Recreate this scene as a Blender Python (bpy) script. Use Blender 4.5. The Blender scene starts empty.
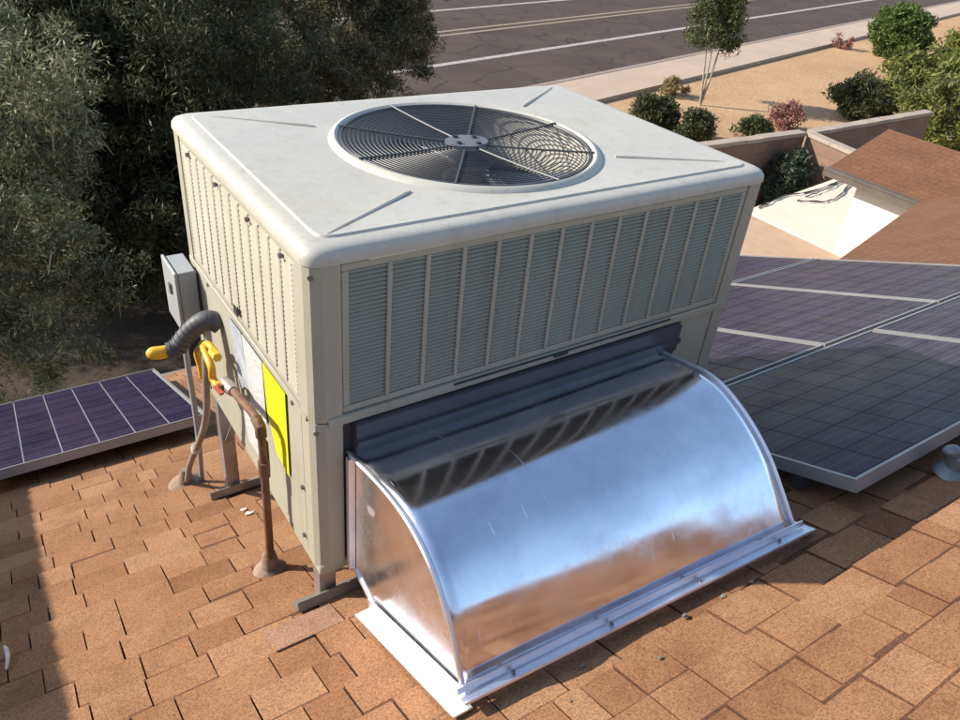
import bpy, math, random
import numpy as np
from mathutils import Vector, Matrix
random.seed(7)
rng = np.random.default_rng(7)
R = math.radians
S = bpy.context.scene
COL = S.collection

# ------------------------------------------------------------------ camera, sky, sun, exposure
cam_d = bpy.data.cameras.new('camera')
cam = bpy.data.objects.new('camera', cam_d)
COL.objects.link(cam)
cam.location = (-0.4423, -1.1139, 0.6136)
cam.rotation_euler = (0.99135, -0.08671, -0.58290)
cam_d.sensor_width = 36.0
cam_d.lens = 762.02 / 960 * 36
cam_d.clip_start = 0.02
cam_d.clip_end = 800
S.camera = cam

SUN_EL, SUN_AZ = R(30), math.atan2(-1.0, 0.80)      # azimuth from +Y towards +X
world = bpy.data.worlds.new('World')
S.world = world
world.use_nodes = True
wn = world.node_tree
sky = wn.nodes.new('ShaderNodeTexSky')
sky.sky_type = 'NISHITA'
sky.sun_disc = False
sky.sun_elevation = SUN_EL
sky.sun_rotation = SUN_AZ
sky.air_density = 1.2
sky.dust_density = 0.9
sky.ozone_density = 1.4
wn.links.new(sky.outputs[0], wn.nodes['Background'].inputs[0])
wn.nodes['Background'].inputs[1].default_value = 0.15

sun_d = bpy.data.lights.new('sun', 'SUN')
sun = bpy.data.objects.new('sun', sun_d)
COL.objects.link(sun)
sun_d.energy = 5.0
sun_d.angle = R(0.55)
sun_d.color = (1.0, 0.93, 0.81)
to_sun = Vector((math.sin(SUN_AZ) * math.cos(SUN_EL), math.cos(SUN_AZ) * math.cos(SUN_EL), math.sin(SUN_EL)))
sun.rotation_euler = to_sun.to_track_quat('Z', 'Y').to_euler()
sun.location = (-6, 2, 9)

S.view_settings.view_transform = 'Standard'
S.view_settings.look = 'None'
S.view_settings.gamma = 1.0
S.view_settings.exposure = 0.66

# ------------------------------------------------------------------ node / material helpers
def mat(name, base=(.5, .5, .5), rough=.6, metal=0.0, coat=0.0, spec=0.5):
    m = bpy.data.materials.new(name)
    m.use_nodes = True
    b = m.node_tree.nodes['Principled BSDF']
    b.inputs['Base Color'].default_value = (*base, 1)
    b.inputs['Roughness'].default_value = rough
    b.inputs['Metallic'].default_value = metal
    b.inputs['Coat Weight'].default_value = coat
    b.inputs['Specular IOR Level'].default_value = spec
    return m

class NT:
    """short-hand for wiring a material"""
    def __init__(self, m):
        self.t = m.node_tree
        self.b = self.t.nodes['Principled BSDF']
    def n(self, kind, **kw):
        x = self.t.nodes.new('ShaderNode' + kind)
        for k, v in kw.items():
            if k in x.inputs: x.inputs[k].default_value = v
            else: setattr(x, k, v)
        return x
    def l(self, a, b): self.t.links.new(a, b)
    def coord(self, scale=(1, 1, 1), kind='Object', rot=(0, 0, 0)):
        c = self.n('TexCoord'); mp = self.n('Mapping')
        mp.inputs['Scale'].default_value = scale
        mp.inputs['Rotation'].default_value = rot
        self.l(c.outputs[kind], mp.inputs[0])
        return mp.outputs[0]
    def noise(self, vec, scale, detail=4, rough=.55):
        x = self.n('TexNoise'); x.inputs['Scale'].default_value = scale
        x.inputs['Detail'].default_value = detail; x.inputs['Roughness'].default_value = rough
        self.l(vec, x.inputs['Vector']); return x.outputs['Fac']
    def ramp(self, fac, stops):
        x = self.n('ValToRGB')
        e = x.color_ramp.elements
        while len(e) < len(stops): e.new(.5)
        for i, (p, c) in enumerate(stops):
            e[i].position = p
            e[i].color = (*c, 1) if len(c) == 3 else c
        self.l(fac, x.inputs[0]); return x.outputs[0]
    def mix(self, a, b, fac, mode='MIX'):
        x = self.n('Mix'); x.data_type = 'RGBA'; x.blend_type = mode
        for i, v in ((6, a), (7, b)):
            if isinstance(v, tuple): x.inputs[i].default_value = (*v, 1)
            else: self.l(v, x.inputs[i])
        if isinstance(fac, (int, float)): x.inputs[0].default_value = fac
        else: self.l(fac, x.inputs[0])
        return x.outputs[2]
    def math(self, op, a, b=None):
        x = self.n('Math'); x.operation = op
        for i, v in ((0, a), (1, b)):
            if v is None: continue
            if isinstance(v, (int, float)): x.inputs[i].default_value = v
            else: self.l(v, x.inputs[i])
        return x.outputs[0]
    def bump(self, h, strength=.3, dist=.01):
        x = self.n('Bump'); x.inputs['Strength'].default_value = strength
        x.inputs['Distance'].default_value = dist
        self.l(h, x.inputs['Height']); self.l(x.outputs[0], self.b.inputs['Normal'])
    def color(self, c): self.l(c, self.b.inputs['Base Color'])
    def rough(self, c): self.l(c, self.b.inputs['Roughness'])

def two_tone(name, a, b, scale, rough=.7, bump=0.0, bscale=None, dist=.01, detail=5, metal=0, coat=0):
    m = mat(name, a, rough, metal, coat); t = NT(m); v = t.coord()
    n = t.noise(v, scale, detail)
    t.color(t.ramp(n, [(.32, a), (.68, b)]))
    if bump: t.bump(t.noise(v, bscale or scale * 6, 4), bump, dist)
    return m

# painted cabinet steel: slight dust and stains
def paint(name, a, b, rough):
    m = mat(name, a, rough); t = NT(m); v = t.coord()
    big = t.noise(v, 3.5, 6, .6); fine = t.noise(v, 60, 3)
    c = t.ramp(big, [(.3, a), (.72, b)])
    sv = t.coord((30, 30, 1.6))
    streak = t.ramp(t.noise(sv, 1.0, 4), [(.52, (1, 1, 1)), (.75, (.86, .84, .80))])
    c = t.mix(c, streak, .8, 'MULTIPLY')
    speck = t.ramp(t.noise(v, 120, 3), [(.28, (.62, .58, .52)), (.38, (1, 1, 1))])
    dirt = t.ramp(t.noise(v, 1.7, 8, .72), [(.50, (1, 1, 1)), (.72, (.84, .80, .73))])
    c = t.mix(c, dirt, .9, 'MULTIPLY')
    c = t.mix(c, speck, .6, 'MULTIPLY')
    t.color(c)
    t.rough(t.ramp(big, [(.3, (rough - .07,) * 3), (.7, (rough + .14,) * 3)]))
    t.bump(t.noise(v, 5, 3), .12, .006)
    return m
M = {}
M['paint'] = paint('cabinet_paint', (.315, .295, .232), (.360, .340, .275), .50)
M['lid'] = paint('lid_paint', (.400, .376, .330), (.445, .420, .372), .46)
M['interior'] = mat('cabinet_interior', (.06, .06, .065), .7)
M['wire'] = mat('grille_wire', (.055, .055, .06), .5, .2)
M['hub'] = two_tone('hub_plate', (.10, .10, .11), (.13, .13, .14), 9, .5)
M['blade'] = two_tone('fan_blade', (.42, .43, .45), (.34, .35, .37), 6, .5, metal=.4)
M['screw'] = mat('screw_steel', (.18, .17, .16), .45, .6)
M['black'] = two_tone('black_rubber', (.018, .018, .02), (.035, .034, .034), 20, .55)
M['dark_grey'] = two_tone('grey_sleeve', (.045, .045, .05), (.08, .08, .085), 14, .55)
M['yellow'] = two_tone('yellow_coating', (.72, .40, .02), (.60, .31, .02), 18, .45)
def printed(name, a, ink):
    m = mat(name, a, .5); t = NT(m); v = t.coord()
    sp_ = t.n('SeparateXYZ'); t.l(v, sp_.inputs[0])
    row_ = t.math('LESS_THAN', t.math('FRACT', t.math('MULTIPLY', sp_.outputs[2], 130)), .42)
    wv_ = t.n('Mapping'); wv_.inputs['Scale'].default_value = (1, 55, 130); t.l(v, wv_.inputs[0])
    word = t.math('GREATER_THAN', t.noise(wv_.outputs[0], 1.0, 1), .47)
    para = t.math('GREATER_THAN', t.noise(v, 13, 1), .46)
    t.color(t.mix(a, ink, t.math('MULTIPLY', t.math('MULTIPLY', row_, word), t.math('MULTIPLY', para, .5)))); return m
M['yellow_label'] = two_tone('yellow_paper', (.62, .60, .004), (.56, .53, .006), 8, .55)
M['white_label'] = printed('white_paper', (.52, .52, .51), (.16, .16, .18))
M['box_grey'] = two_tone('disconnect_enamel', (.33, .335, .34), (.27, .275, .28), 8, .5)
M['pvc'] = two_tone('weathered_conduit', (.27, .23, .19), (.19, .155, .125), 12, .6, .2, 40)
M['boot'] = two_tone('roof_boot_sealant', (.22, .145, .10), (.29, .20, .145), 22, .85, .4, 60)
M['brown_rail'] = two_tone('weathered_angle_iron', (.16, .135, .115), (.22, .19, .16), 18, .6, .2, 60, metal=.3)
M['stand_steel'] = two_tone('galvanized_angle', (.42, .42, .43), (.33, .30, .28), 12, .42, .1, 60, metal=.7)
M['frame'] = two_tone('anodised_frame', (.36, .35, .34), (.29, .28, .27), 8, .45, metal=.5)
M['backsheet'] = mat('panel_backsheet', (.26, .26, .27), .35, spec=.05)
M['rail'] = mat('mounting_rail', (.05, .05, .05), .5, .4)
M['under'] = mat('panel_underside', (.03, .03, .03), .8)
M['bark'] = two_tone('bark', (.11, .085, .06), (.19, .15, .115), 12, .9, .6, 40, .02)
M['pale_bark'] = two_tone('pale_bark', (.26, .21, .16), (.36, .30, .24), 10, .9, .4, 40, .02)
M['fence_cap'] = two_tone('block_cap', (.30, .23, .18), (.38, .31, .25), 3, .9, .3, 30)
M['stucco'] = two_tone('white_stucco', (.70, .67, .61), (.66, .63, .57), 5, .9, .35, 90, .004)
M['tan_stucco'] = two_tone('tan_stucco', (.52, .40, .29), (.47, .36, .26), 5, .9, .35, 90, .004)
M['gutter'] = two_tone('brown_gutter', (.09, .075, .06), (.12, .10, .08), 6, .5)
M['fascia'] = two_tone('fascia_paint', (.22, .15, .10), (.27, .19, .13), 4, .7)
M['cream_roof'] = two_tone('cream_roof_coating', (.62, .52, .40), (.70, .60, .47), 2.2, .85, .3, 40, .006)
M['peach_roof'] = two_tone('peach_roof_granules', (.45, .29, .18), (.52, .35, .23), 5, .9, .4, 50, .006)
M['ground_shade'] = two_tone('shaded_ground', (.028, .018, .012), (.052, .033, .022), 4, .95, .5, 20, .03)  # ground darkened to carry the shade under the trees
M['line_white'] = two_tone('road_paint_white', (.40, .37, .34), (.26, .22, .20), 8, .8)
M['line_yellow'] = two_tone('road_paint_faded', (.30, .22, .15), (.22, .16, .12), 8, .8)
M['sidewalk'] = two_tone('pale_concrete', (.39, .28, .205), (.44, .32, .24), 1.4, .9, .15, 30)
M['kerb'] = two_tone('kerb_concrete', (.22, .17, .14), (.28, .22, .18), 4, .9)
M['shadow_black'] = mat('shadow_line_black', (.02, .018, .016), .5)  # near black for the modelled shadow lines on the patio roof
M['scrap'] = two_tone('white_scrap', (.66, .63, .58), (.50, .46, .42), 30, .8)
M['pebble'] = two_tone('pebble', (.22, .18, .15), (.14, .11, .09), 30, .9)
M['vent'] = two_tone('vent_enamel', (.24, .24, .245), (.15, .15, .155), 14, .5, metal=.5)

def galvanized(name, rough, wav):
    m = mat(name, (.88, .89, .92), rough, 1.0); t = NT(m); v = t.coord()
    n = t.noise(v, 4.5, 3)
    t.color(t.ramp(t.noise(v, 9, 5, .65), [(.3, (.74, .74, .80)), (.55, (.88, .88, .93)), (.75, (.92, .92, .95))]))
    # roughness: rolled sheet with smudges and a few scratches
    sm = t.ramp(t.noise(v, 7, 6, .7), [(.35, (rough - .06,) * 3), (.52, (rough,) * 3), (.74, (rough + .15,) * 3)])
    sv = t.coord((60, 6, 6), rot=(.3, .2, .6))
    sc = t.ramp(t.noise(sv, 1.2, 2), [(.715, (0, 0, 0)), (.74, (.25, .25, .25))])
    t.rough(t.mix(sm, sc, 1.0, 'ADD'))
    lv = t.coord((1.0, 3.0, 3.0))
    t.bump(t.noise(lv, 1.9, 1), wav, .03)
    return m
M['galv'] = galvanized('galvanized_sheet', .17, .13)
M['galv_dull'] = galvanized('galvanized_end_sheet', .26, .16)
M['collar'] = two_tone('dark_collar_metal', (.075, .072, .078), (.11, .105, .112), 8, .36, metal=.3)
M['flange'] = galvanized('galvanized_flange', .48, .1)
M['foil'] = two_tone('foil_tape', (.50, .53, .58), (.34, .37, .43), 24, .5, .5, 40, .004, metal=.25)

def rust(name):
    m = mat(name, (.3, .13, .06), .7, .2); t = NT(m); v = t.coord()
    c = t.ramp(t.noise(v, 14, 6, .65), [(.3, (.075, .038, .026)), (.5, (.15, .070, .040)), (.72, (.24, .15, .105))])
    t.color(c); t.bump(t.noise(v, 60, 4), .3, .003); return m
M['rust'] = rust('rusty_gas_pipe')
M['valve'] = two_tone('valve_body', (.36, .33, .30), (.26, .21, .18), 20, .5, metal=.5)
M['red'] = two_tone('red_handle', (.38, .07, .05), (.28, .06, .04), 20, .5)

def coil(name):
    m = mat(name, (.05, .055, .06), .45, .3); t = NT(m); v = t.coord()
    w = t.n('TexWave'); w.wave_type = 'BANDS'; w.bands_direction = 'Z'
    w.inputs['Scale'].default_value = 26
    t.l(v, w.inputs['Vector'])
    t.color(t.ramp(w.outputs['Fac'], [(.25, (.020, .022, .026)), (.7, (.070, .078, .09))])); return m
M['coil'] = coil('condenser_coil')

# asphalt shingle with mineral granules; piece tint varies from object to object and island to island
def shingle(name, cols, stuff=False):
    m = mat(name, cols[1], .93, spec=.2); t = NT(m)
    v = t.coord(kind='Generated') if False else t.coord()
    oi = t.n('ObjectInfo'); ge = t.n('NewGeometry')
    r = t.math('FRACT', t.math('ADD', oi.outputs['Random'], ge.outputs['Random Per Island']))
    c = t.ramp(r, [(0, cols[0]), (.22, cols[1]), (.6, cols[2]), (1, cols[3])])
    gp = t.n('NewGeometry').outputs['Position']
    gr = t.noise(gp, 230, 3, .8)
    c = t.mix(c, t.ramp(gr, [(.30, (.36, .32, .30)), (.48, (.95, .95, .95)), (.68, (1.5, 1.46, 1.42))]), .95, 'MULTIPLY')
    blot = t.ramp(t.noise(gp, 6, 8, .72), [(.3, (.70, .66, .64)), (.5, (.98, .97, .96)), (.7, (1.12, 1.10, 1.07))])
    c = t.mix(c, blot, .95, 'MULTIPLY')
    t.color(c); t.bump(gr, .35, .003)
    return m
SC = [(.205, .098, .049), (.255, .127, .064), (.275, .141, .072), (.315, .172, .092)]
M['shingle'] = shingle('shingle_granules', SC)
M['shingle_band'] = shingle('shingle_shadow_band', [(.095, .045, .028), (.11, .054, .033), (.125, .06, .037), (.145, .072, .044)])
M['shingle_pink'] = shingle('shingle_pale_sealed', [(.27, .160, .107), (.28, .165, .11), (.29, .17, .115), (.29, .17, .115)])

# far roof planes: courses and tabs in the material (too small to pick apart)
def far_roof(name, ang, axis):
    m = mat(name, (.4, .2, .1), .93, spec=.2); t = NT(m)
    v = t.coord(rot=(0, 0, 0 if axis == 'x' else math.pi / 2))
    br = t.n('TexBrick'); t.l(v, br.inputs['Vector'])
    br.inputs['Scale'].default_value = 1.0
    br.inputs['Brick Width'].default_value = .13; br.inputs['Row Height'].default_value = .07
    br.inputs['Mortar Size'].default_value = .006; br.inputs['Mortar Smooth'].default_value = .3
    br.inputs['Color1'].default_value = (.165, .080, .044, 1); br.inputs['Color2'].default_value = (.180, .088, .049, 1)
    br.inputs['Mortar'].default_value = (.142, .068, .038, 1)
    c = t.mix(br.outputs['Color'], t.ramp(t.noise(v, 2.2, 6, .7), [(.3, (.78, .76, .75)), (.7, (1.1, 1.08, 1.05))]), .8, 'MULTIPLY')
    c = t.mix(c, t.ramp(t.noise(v, 45, 3), [(.35, (.7, .7, .7)), (.6, (1.1, 1.1, 1.1))]), .7, 'MULTIPLY')
    t.color(c)
    t.bump(t.math('SUBTRACT', 1.0, br.outputs['Fac']), .3, .008)
    return m
M['far_roof_x'] = far_roof('shingle_courses', 0, 'x')
M['far_roof_y'] = far_roof('shingle_courses_wing', 0, 'y')

def solar(name):
    m = mat(name, (.014, .017, .045), .16, spec=.05); t = NT(m); v = t.coord()
    b = t.n('TexWave'); b.wave_type = 'BANDS'; b.bands_direction = 'X'; b.inputs['Scale'].default_value = 1 / .0397 / 2 * math.pi / math.pi
    t.l(v, b.inputs['Vector'])
    sep = t.n('SeparateXYZ'); t.l(v, sep.inputs[0])
    # three busbars across each cell
    x = t.math('FRACT', t.math('ADD', t.math('MULTIPLY', sep.outputs[1], 1 / .0397), .0))
    d = t.math('ABSOLUTE', t.math('SUBTRACT', x, .5))
    bar = t.math('LESS_THAN', d, .035)
    oi = t.n('ObjectInfo')
    c = t.ramp(oi.outputs['Random'], [(0, (.014, .011, .032)), (1, (.023, .018, .047))])
    crystal = t.n('TexVoronoi'); crystal.inputs['Scale'].default_value = 70; t.l(v, crystal.inputs['Vector'])
    c = t.mix(c, t.ramp(crystal.outputs['Color'], [(.2, (.75, .75, .78)), (.8, (1.25, 1.25, 1.3))]), .6, 'MULTIPLY')
    c = t.mix(c, (.085, .085, .10), bar)
    gp = t.n('NewGeometry').outputs['Position']
    dust_reflect = t.ramp(t.noise(gp, 5, 6, .7), [(.3, (0, 0, 0)), (.75, (.22, .22, .22))])  # dust, its brown tint also painting in reflected surroundings
    c = t.mix(c, (.105, .068, .064), dust_reflect)
    t.color(c)
    t.rough(t.ramp(t.noise(gp, 8, 5), [(.3, (.20, .20, .20)), (.7, (.34, .34, .34))]))
    return m
M['cell'] = solar('solar_cell')

def leaf(name, cols, rough=.6):
    m = mat(name, cols[1], rough, spec=.3); t = NT(m)
    ge = t.n('NewGeometry')
    c = t.ramp(ge.outputs['Random Per Island'], [(0, cols[0]), (.5, cols[1]), (1, cols[2])])
    t.color(c)
    tr = t.n('BsdfTranslucent'); t.l(c, tr.inputs['Color'])
    mx = t.n('MixShader'); mx.inputs[0].default_value = .22
    t.l(t.b.outputs[0], mx.inputs[1]); t.l(tr.outputs[0], mx.inputs[2])
    t.l(mx.outputs[0], t.t.nodes['Material Output'].inputs['Surface'])
    return m
M['leaf_olive'] = leaf('leaf_grey_olive', [(.090, .100, .048), (.180, .188, .102), (.33, .33, .21)])
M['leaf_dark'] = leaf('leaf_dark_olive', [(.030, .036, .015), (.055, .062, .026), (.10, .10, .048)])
M['leaf_brown'] = leaf('leaf_brown_olive', [(.070, .064, .030), (.125, .112, .055), (.21, .175, .10)])
M['leaf_green'] = leaf('leaf_mid_green', [(.040, .055, .018), (.070, .085, .028), (.12, .13, .045)])
M['leaf_bright'] = leaf('leaf_yellow_green', [(.075, .095, .020), (.135, .155, .030), (.21, .215, .055)])
M['leaf_clip'] = leaf('leaf_clipped_green', [(.050, .085, .018), (.085, .125, .028), (.12, .165, .042)])
M['leaf_blue'] = leaf('leaf_blue_green', [(.028, .050, .030), (.045, .072, .045), (.075, .105, .068)])
M['leaf_pink'] = leaf('leaf_dusty_pink', [(.17, .070, .055), (.27, .115, .090), (.36, .19, .15)])
M['leaf_dry'] = leaf('leaf_dry_grass', [(.20, .14, .06), (.28, .20, .09), (.22, .19, .07)])

def ground_mat():
    m = mat('desert_gravel', (.55, .36, .22), .95, spec=.15); t = NT(m); v = t.coord()
    c = t.ramp(t.noise(v, .35, 7, .65), [(.3, (.37, .225, .125)), (.52, (.445, .28, .16)), (.75, (.51, .335, .20))])
    c = t.mix(c, t.ramp(t.noise(v, 14, 4, .7), [(.35, (.78, .77, .76)), (.6, (1.08, 1.08, 1.08))]), .8, 'MULTIPLY')
    t.color(c); t.bump(t.noise(v, 9, 6, .7), .5, .05); return m
M['ground'] = ground_mat()
def road_mat():
    m = mat('worn_asphalt', (.12, .09, .08), .9, spec=.25); t = NT(m); v = t.coord()
    c = t.ramp(t.noise(v, .5, 6, .6), [(.3, (.052, .035, .027)), (.7, (.080, .056, .044))])
    c = t.mix(c, t.ramp(t.noise(v, 30, 3), [(.3, (.8, .8, .8)), (.7, (1.15, 1.15, 1.15))]), .6, 'MULTIPLY')
    wv = t.n('VectorMath'); wv.operation = 'ADD'
    nz = t.n('TexNoise'); nz.inputs['Scale'].default_value = .8; t.l(v, nz.inputs['Vector'])
    t.l(v, wv.inputs[0]); t.l(nz.outputs['Color'], wv.inputs[1])
    vo = t.n('TexVoronoi'); vo.feature = 'DISTANCE_TO_EDGE'; vo.inputs['Scale'].default_value = .6
    t.l(wv.outputs[0], vo.inputs['Vector'])
    crack = t.ramp(vo.outputs['Distance'], [(.0, (.45, .42, .40)), (.010, (.55, .52, .50)), (.020, (1, 1, 1))])
    c = t.mix(c, crack, .9, 'MULTIPLY')
    t.color(c); return m
M['road'] = road_mat()
def block_mat():
    m = mat('fence_block', (.2, .12, .09), .93, spec=.2); t = NT(m)
    c = t.n('TexCoord'); sp = t.n('SeparateXYZ'); cb = t.n('CombineXYZ')
    t.l(c.outputs['Object'], sp.inputs[0])
    t.l(t.math('ADD', sp.outputs[0], sp.outputs[1]), cb.inputs[0]); t.l(sp.outputs[2], cb.inputs[1])
    br = t.n('TexBrick'); t.l(cb.outputs[0], br.inputs['Vector']); br.inputs['Scale'].default_value = 1
    br.inputs['Brick Width'].default_value = .33; br.inputs['Row Height'].default_value = .165
    br.inputs['Mortar Size'].default_value = .008
    br.inputs['Color1'].default_value = (.20, .125, .09, 1); br.inputs['Color2'].default_value = (.24, .155, .11, 1)
    br.inputs['Mortar'].default_value = (.18, .12, .09, 1)
    t.color(br.outputs['Color']); t.bump(t.math('SUBTRACT', 1.0, br.outputs['Fac']), .4, .01); return m
M['block'] = block_mat()

# ------------------------------------------------------------------ mesh helpers
class MB:
    def __init__(self): self.v = []; self.f = []; self.m = []
    def add(self, vs, fs, mi=0):
        o = len(self.v); self.v += [tuple(map(float, p)) for p in vs]
        self.f += [tuple(i + o for i in q) for q in fs]; self.m += [mi] * len(fs); return self
    def box(self, a, b, mi=0):
        x0, y0, z0 = a; x1, y1, z1 = b
        return self.add([(x0,y0,z0),(x1,y0,z0),(x1,y1,z0),(x0,y1,z0),(x0,y0,z1),(x1,y0,z1),(x1,y1,z1),(x0,y1,z1)],
            [(3,2,1,0),(4,5,6,7),(0,1,5,4),(1,2,6,5),(2,3,7,6),(3,0,4,7)], mi)
    def obox(self, c, ax, h, mi=0):
        c = Vector(c); X, Y, Z = [Vector(a).normalized() * k for a, k in zip(ax, h)]
        vs = [c + X*i + Y*j + Z*k for k in (-1, 1) for (i, j) in ((-1,-1),(1,-1),(1,1),(-1,1))]
        return self.add(vs, [(3,2,1,0),(4,5,6,7),(0,1,5,4),(1,2,6,5),(2,3,7,6),(3,0,4,7)], mi)
    def bar(self, p, q, w, h, up=(0, 0, 1), mi=0):
        p, q = Vector(p), Vector(q); d = (q - p); L = d.length / 2; d.normalize()
        s = d.cross(Vector(up)).normalized(); u = s.cross(d)
        return self.obox((p + q) / 2, (d, s, u), (L, w / 2, h / 2), mi)
    def tube(self, path, r, seg=10, closed=False, cap=True, mi=0):
        P = [Vector(p) for p in path]; n = len(P); rr = r if isinstance(r, (list, tuple)) else [r] * n
        rings = []; prev = None
        for i, p in enumerate(P):
            if closed: t = P[(i + 1) % n] - P[i - 1]
            else: t = P[min(i + 1, n - 1)] - P[max(i - 1, 0)]
            t.normalize()
            if prev is None:
                a = Vector((0, 0, 1)) if abs(t.z) < .9 else Vector((1, 0, 0))
                prev = t.cross(a).normalized()
            else:
                prev = (prev - t * prev.dot(t)).normalized()
            b = t.cross(prev)
            rings.append([p + (prev * math.cos(2*math.pi*k/seg) + b * math.sin(2*math.pi*k/seg)) * rr[i] for k in range(seg)])
        vs = [v for g in rings for v in g]; fs = []
        for i in range(n if closed else n - 1):
            j = (i + 1) % n
            for k in range(seg):
                fs.append((i*seg+k, i*seg+(k+1) % seg, j*seg+(k+1) % seg, j*seg+k))
        if cap and not closed:
            fs.append(tuple(range(seg))[::-1]); fs.append(tuple((n-1)*seg + k for k in range(seg)))
        return self.add(vs, fs, mi)
    def lathe(self, c, prof, seg=24, mi=0):
        c = Vector(c); vs = []; fs = []
        for r, z in prof:
            vs += [c + Vector((r*math.cos(2*math.pi*k/seg), r*math.sin(2*math.pi*k/seg), z)) for k in range(seg)]
        for i in range(len(prof) - 1):
            for k in range(seg):
                fs.append((i*seg+k, i*seg+(k+1) % seg, (i+1)*seg+(k+1) % seg, (i+1)*seg+k))
        fs.append(tuple(range(seg))[::-1]); fs.append(tuple((len(prof)-1)*seg + k for k in range(seg)))
        return self.add(vs, fs, mi)
    def prism(self, poly, vec, mi=0):
        n = len(poly); v = Vector(vec); P = [Vector(p) for p in poly]
        return self.add(P + [p + v for p in P], [tuple(range(n))[::-1], tuple(range(n, 2*n))] +
            [(i, (i+1) % n, n + (i+1) % n, n + i) for i in range(n)], mi)
    def mesh(self, name, origin=(0, 0, 0), smooth=False, mats=()):
        me = bpy.data.meshes.new(name)
        o = Vector(origin)
        me.from_pydata([Vector(p) - o for p in self.v], [], self.f)
        for m in mats: me.materials.append(M[m] if isinstance(m, str) else m)
        if any(self.m): me.polygons.foreach_set('material_index', self.m)
        if smooth:
            me.polygons.foreach_set('use_smooth', [True] * len(self.f)); me.set_sharp_from_angle(angle=R(38))
        me.validate(); me.update(); return me

def worg(o):
    v = Vector((0, 0, 0))
    while o: v += o.location; o = o.parent
    return v
def link(name, me, parent=None, loc=(0, 0, 0)):
    o = bpy.data.objects.new(name, me); COL.objects.link(o); o.location = loc; o.parent = parent; return o
def obj(name, mb, m, parent=None, smooth=False, bevel=0, seg=2):
    ms = m if isinstance(m, (list, tuple)) else (m,)
    me = mb.mesh(name, worg(parent) if parent else (0, 0, 0), smooth or bevel > 0, ms)
    o = link(name, me, parent)
    if bevel:
        b = o.modifiers.new('bevel', 'BEVEL'); b.width = bevel; b.segments = seg; b.limit_method = 'ANGLE'; b.angle_limit = R(40)
        b.harden_normals = False
    return o
def empty(name, loc):
    o = bpy.data.objects.new(name, None); COL.objects.link(o); o.location = loc; o.empty_display_size = .1; return o
def tag(o, label, cat, group=None):
    o['label'] = label; o['category'] = cat
    if group: o['group'] = group
    return o
def struct(o, label=None, kind='structure'):
    o['kind'] = kind
    if label: o['label'] = label
    return o

# ------------------------------------------------------------------ roof geometry constants
SL, RZ = 0.40, -0.868                 # roof plane z = RZ - SL*y (falls away from the camera)
A = math.atan(SL)
DN = Vector((0, math.cos(A), -math.sin(A)))       # downhill
NO = Vector((0, math.sin(A), math.cos(A)))        # roof normal
def rz(y): return RZ - SL * y
def rp(x, y, h=0.0): return Vector((x, y, rz(y))) + NO * h
G = -3.9                               # ground level
EAVE, RIDGE = 2.62, -2.25

# ------------------------------------------------------------------ setting: ground, road, pavement
b = MB(); b.add([(-400, -400, G), (400, -400, G), (400, 400, G), (-400, 400, G)], [(0, 1, 2, 3)])
struct(obj('ground', b, 'ground'), 'peach coloured desert gravel and bare dirt')
rd = Vector((1, .262, 0)).normalized(); rn = Vector((-rd.y, rd.x, 0))
P0 = Vector((9.72, 13.45, 0))          # point on the near road edge
def strip(name, o0, o1, z, m, s0=-60, s1=150, h=0):
    b = MB(); q = [P0 + rd*s0 + rn*o0, P0 + rd*s1 + rn*o0, P0 + rd*s1 + rn*o1, P0 + rd*s0 + rn*o1]
    q = [Vector((p.x, p.y, z)) for p in q]
    if h: b.prism([p - Vector((0, 0, h)) for p in q], (0, 0, h))
    else: b.add(q, [(0, 1, 2, 3)])
    return obj(name, b, m)
b = MB(); b.add([(-6, 2.9, G + .006), (3.4, 2.9, G + .006), (4.6, 6.0, G + .006), (4.4, 10.4, G + .006), (-6, 10.4, G + .006)], [(0, 1, 2, 3, 4)])  # dark ground patch: shade beneath the trees is put into its colour
struct(obj('shade_patch', b, 'ground_shade'), 'dark brown ground patch with the shade under the trees in its colour')
road = struct(strip('road', 0, 13.5, G + .004, 'road'), 'worn brown grey asphalt road with tar filled cracks')
struct(strip('sidewalk', -1.65, -.16, G + .10, 'sidewalk', h=.12), 'pale concrete pavement beside the road')
struct(strip('kerb', -.16, 0, G + .11, 'kerb', h=.13), 'low concrete kerb along the road')
for o0, w, mm, s in ((2.75, .22, 'line_white', 1), (5.5, .16, 'line_yellow', 0), (5.95, .16, 'line_yellow', 0), (8.7, .2, 'line_white', 1)):
    l = strip('lane_marking', o0, o0 + w, G + .008, mm); l.parent = road
struct(strip('far_kerb', 13.5, 13.7, G + .11, 'kerb', h=.13), 'far kerb of the road')

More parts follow.
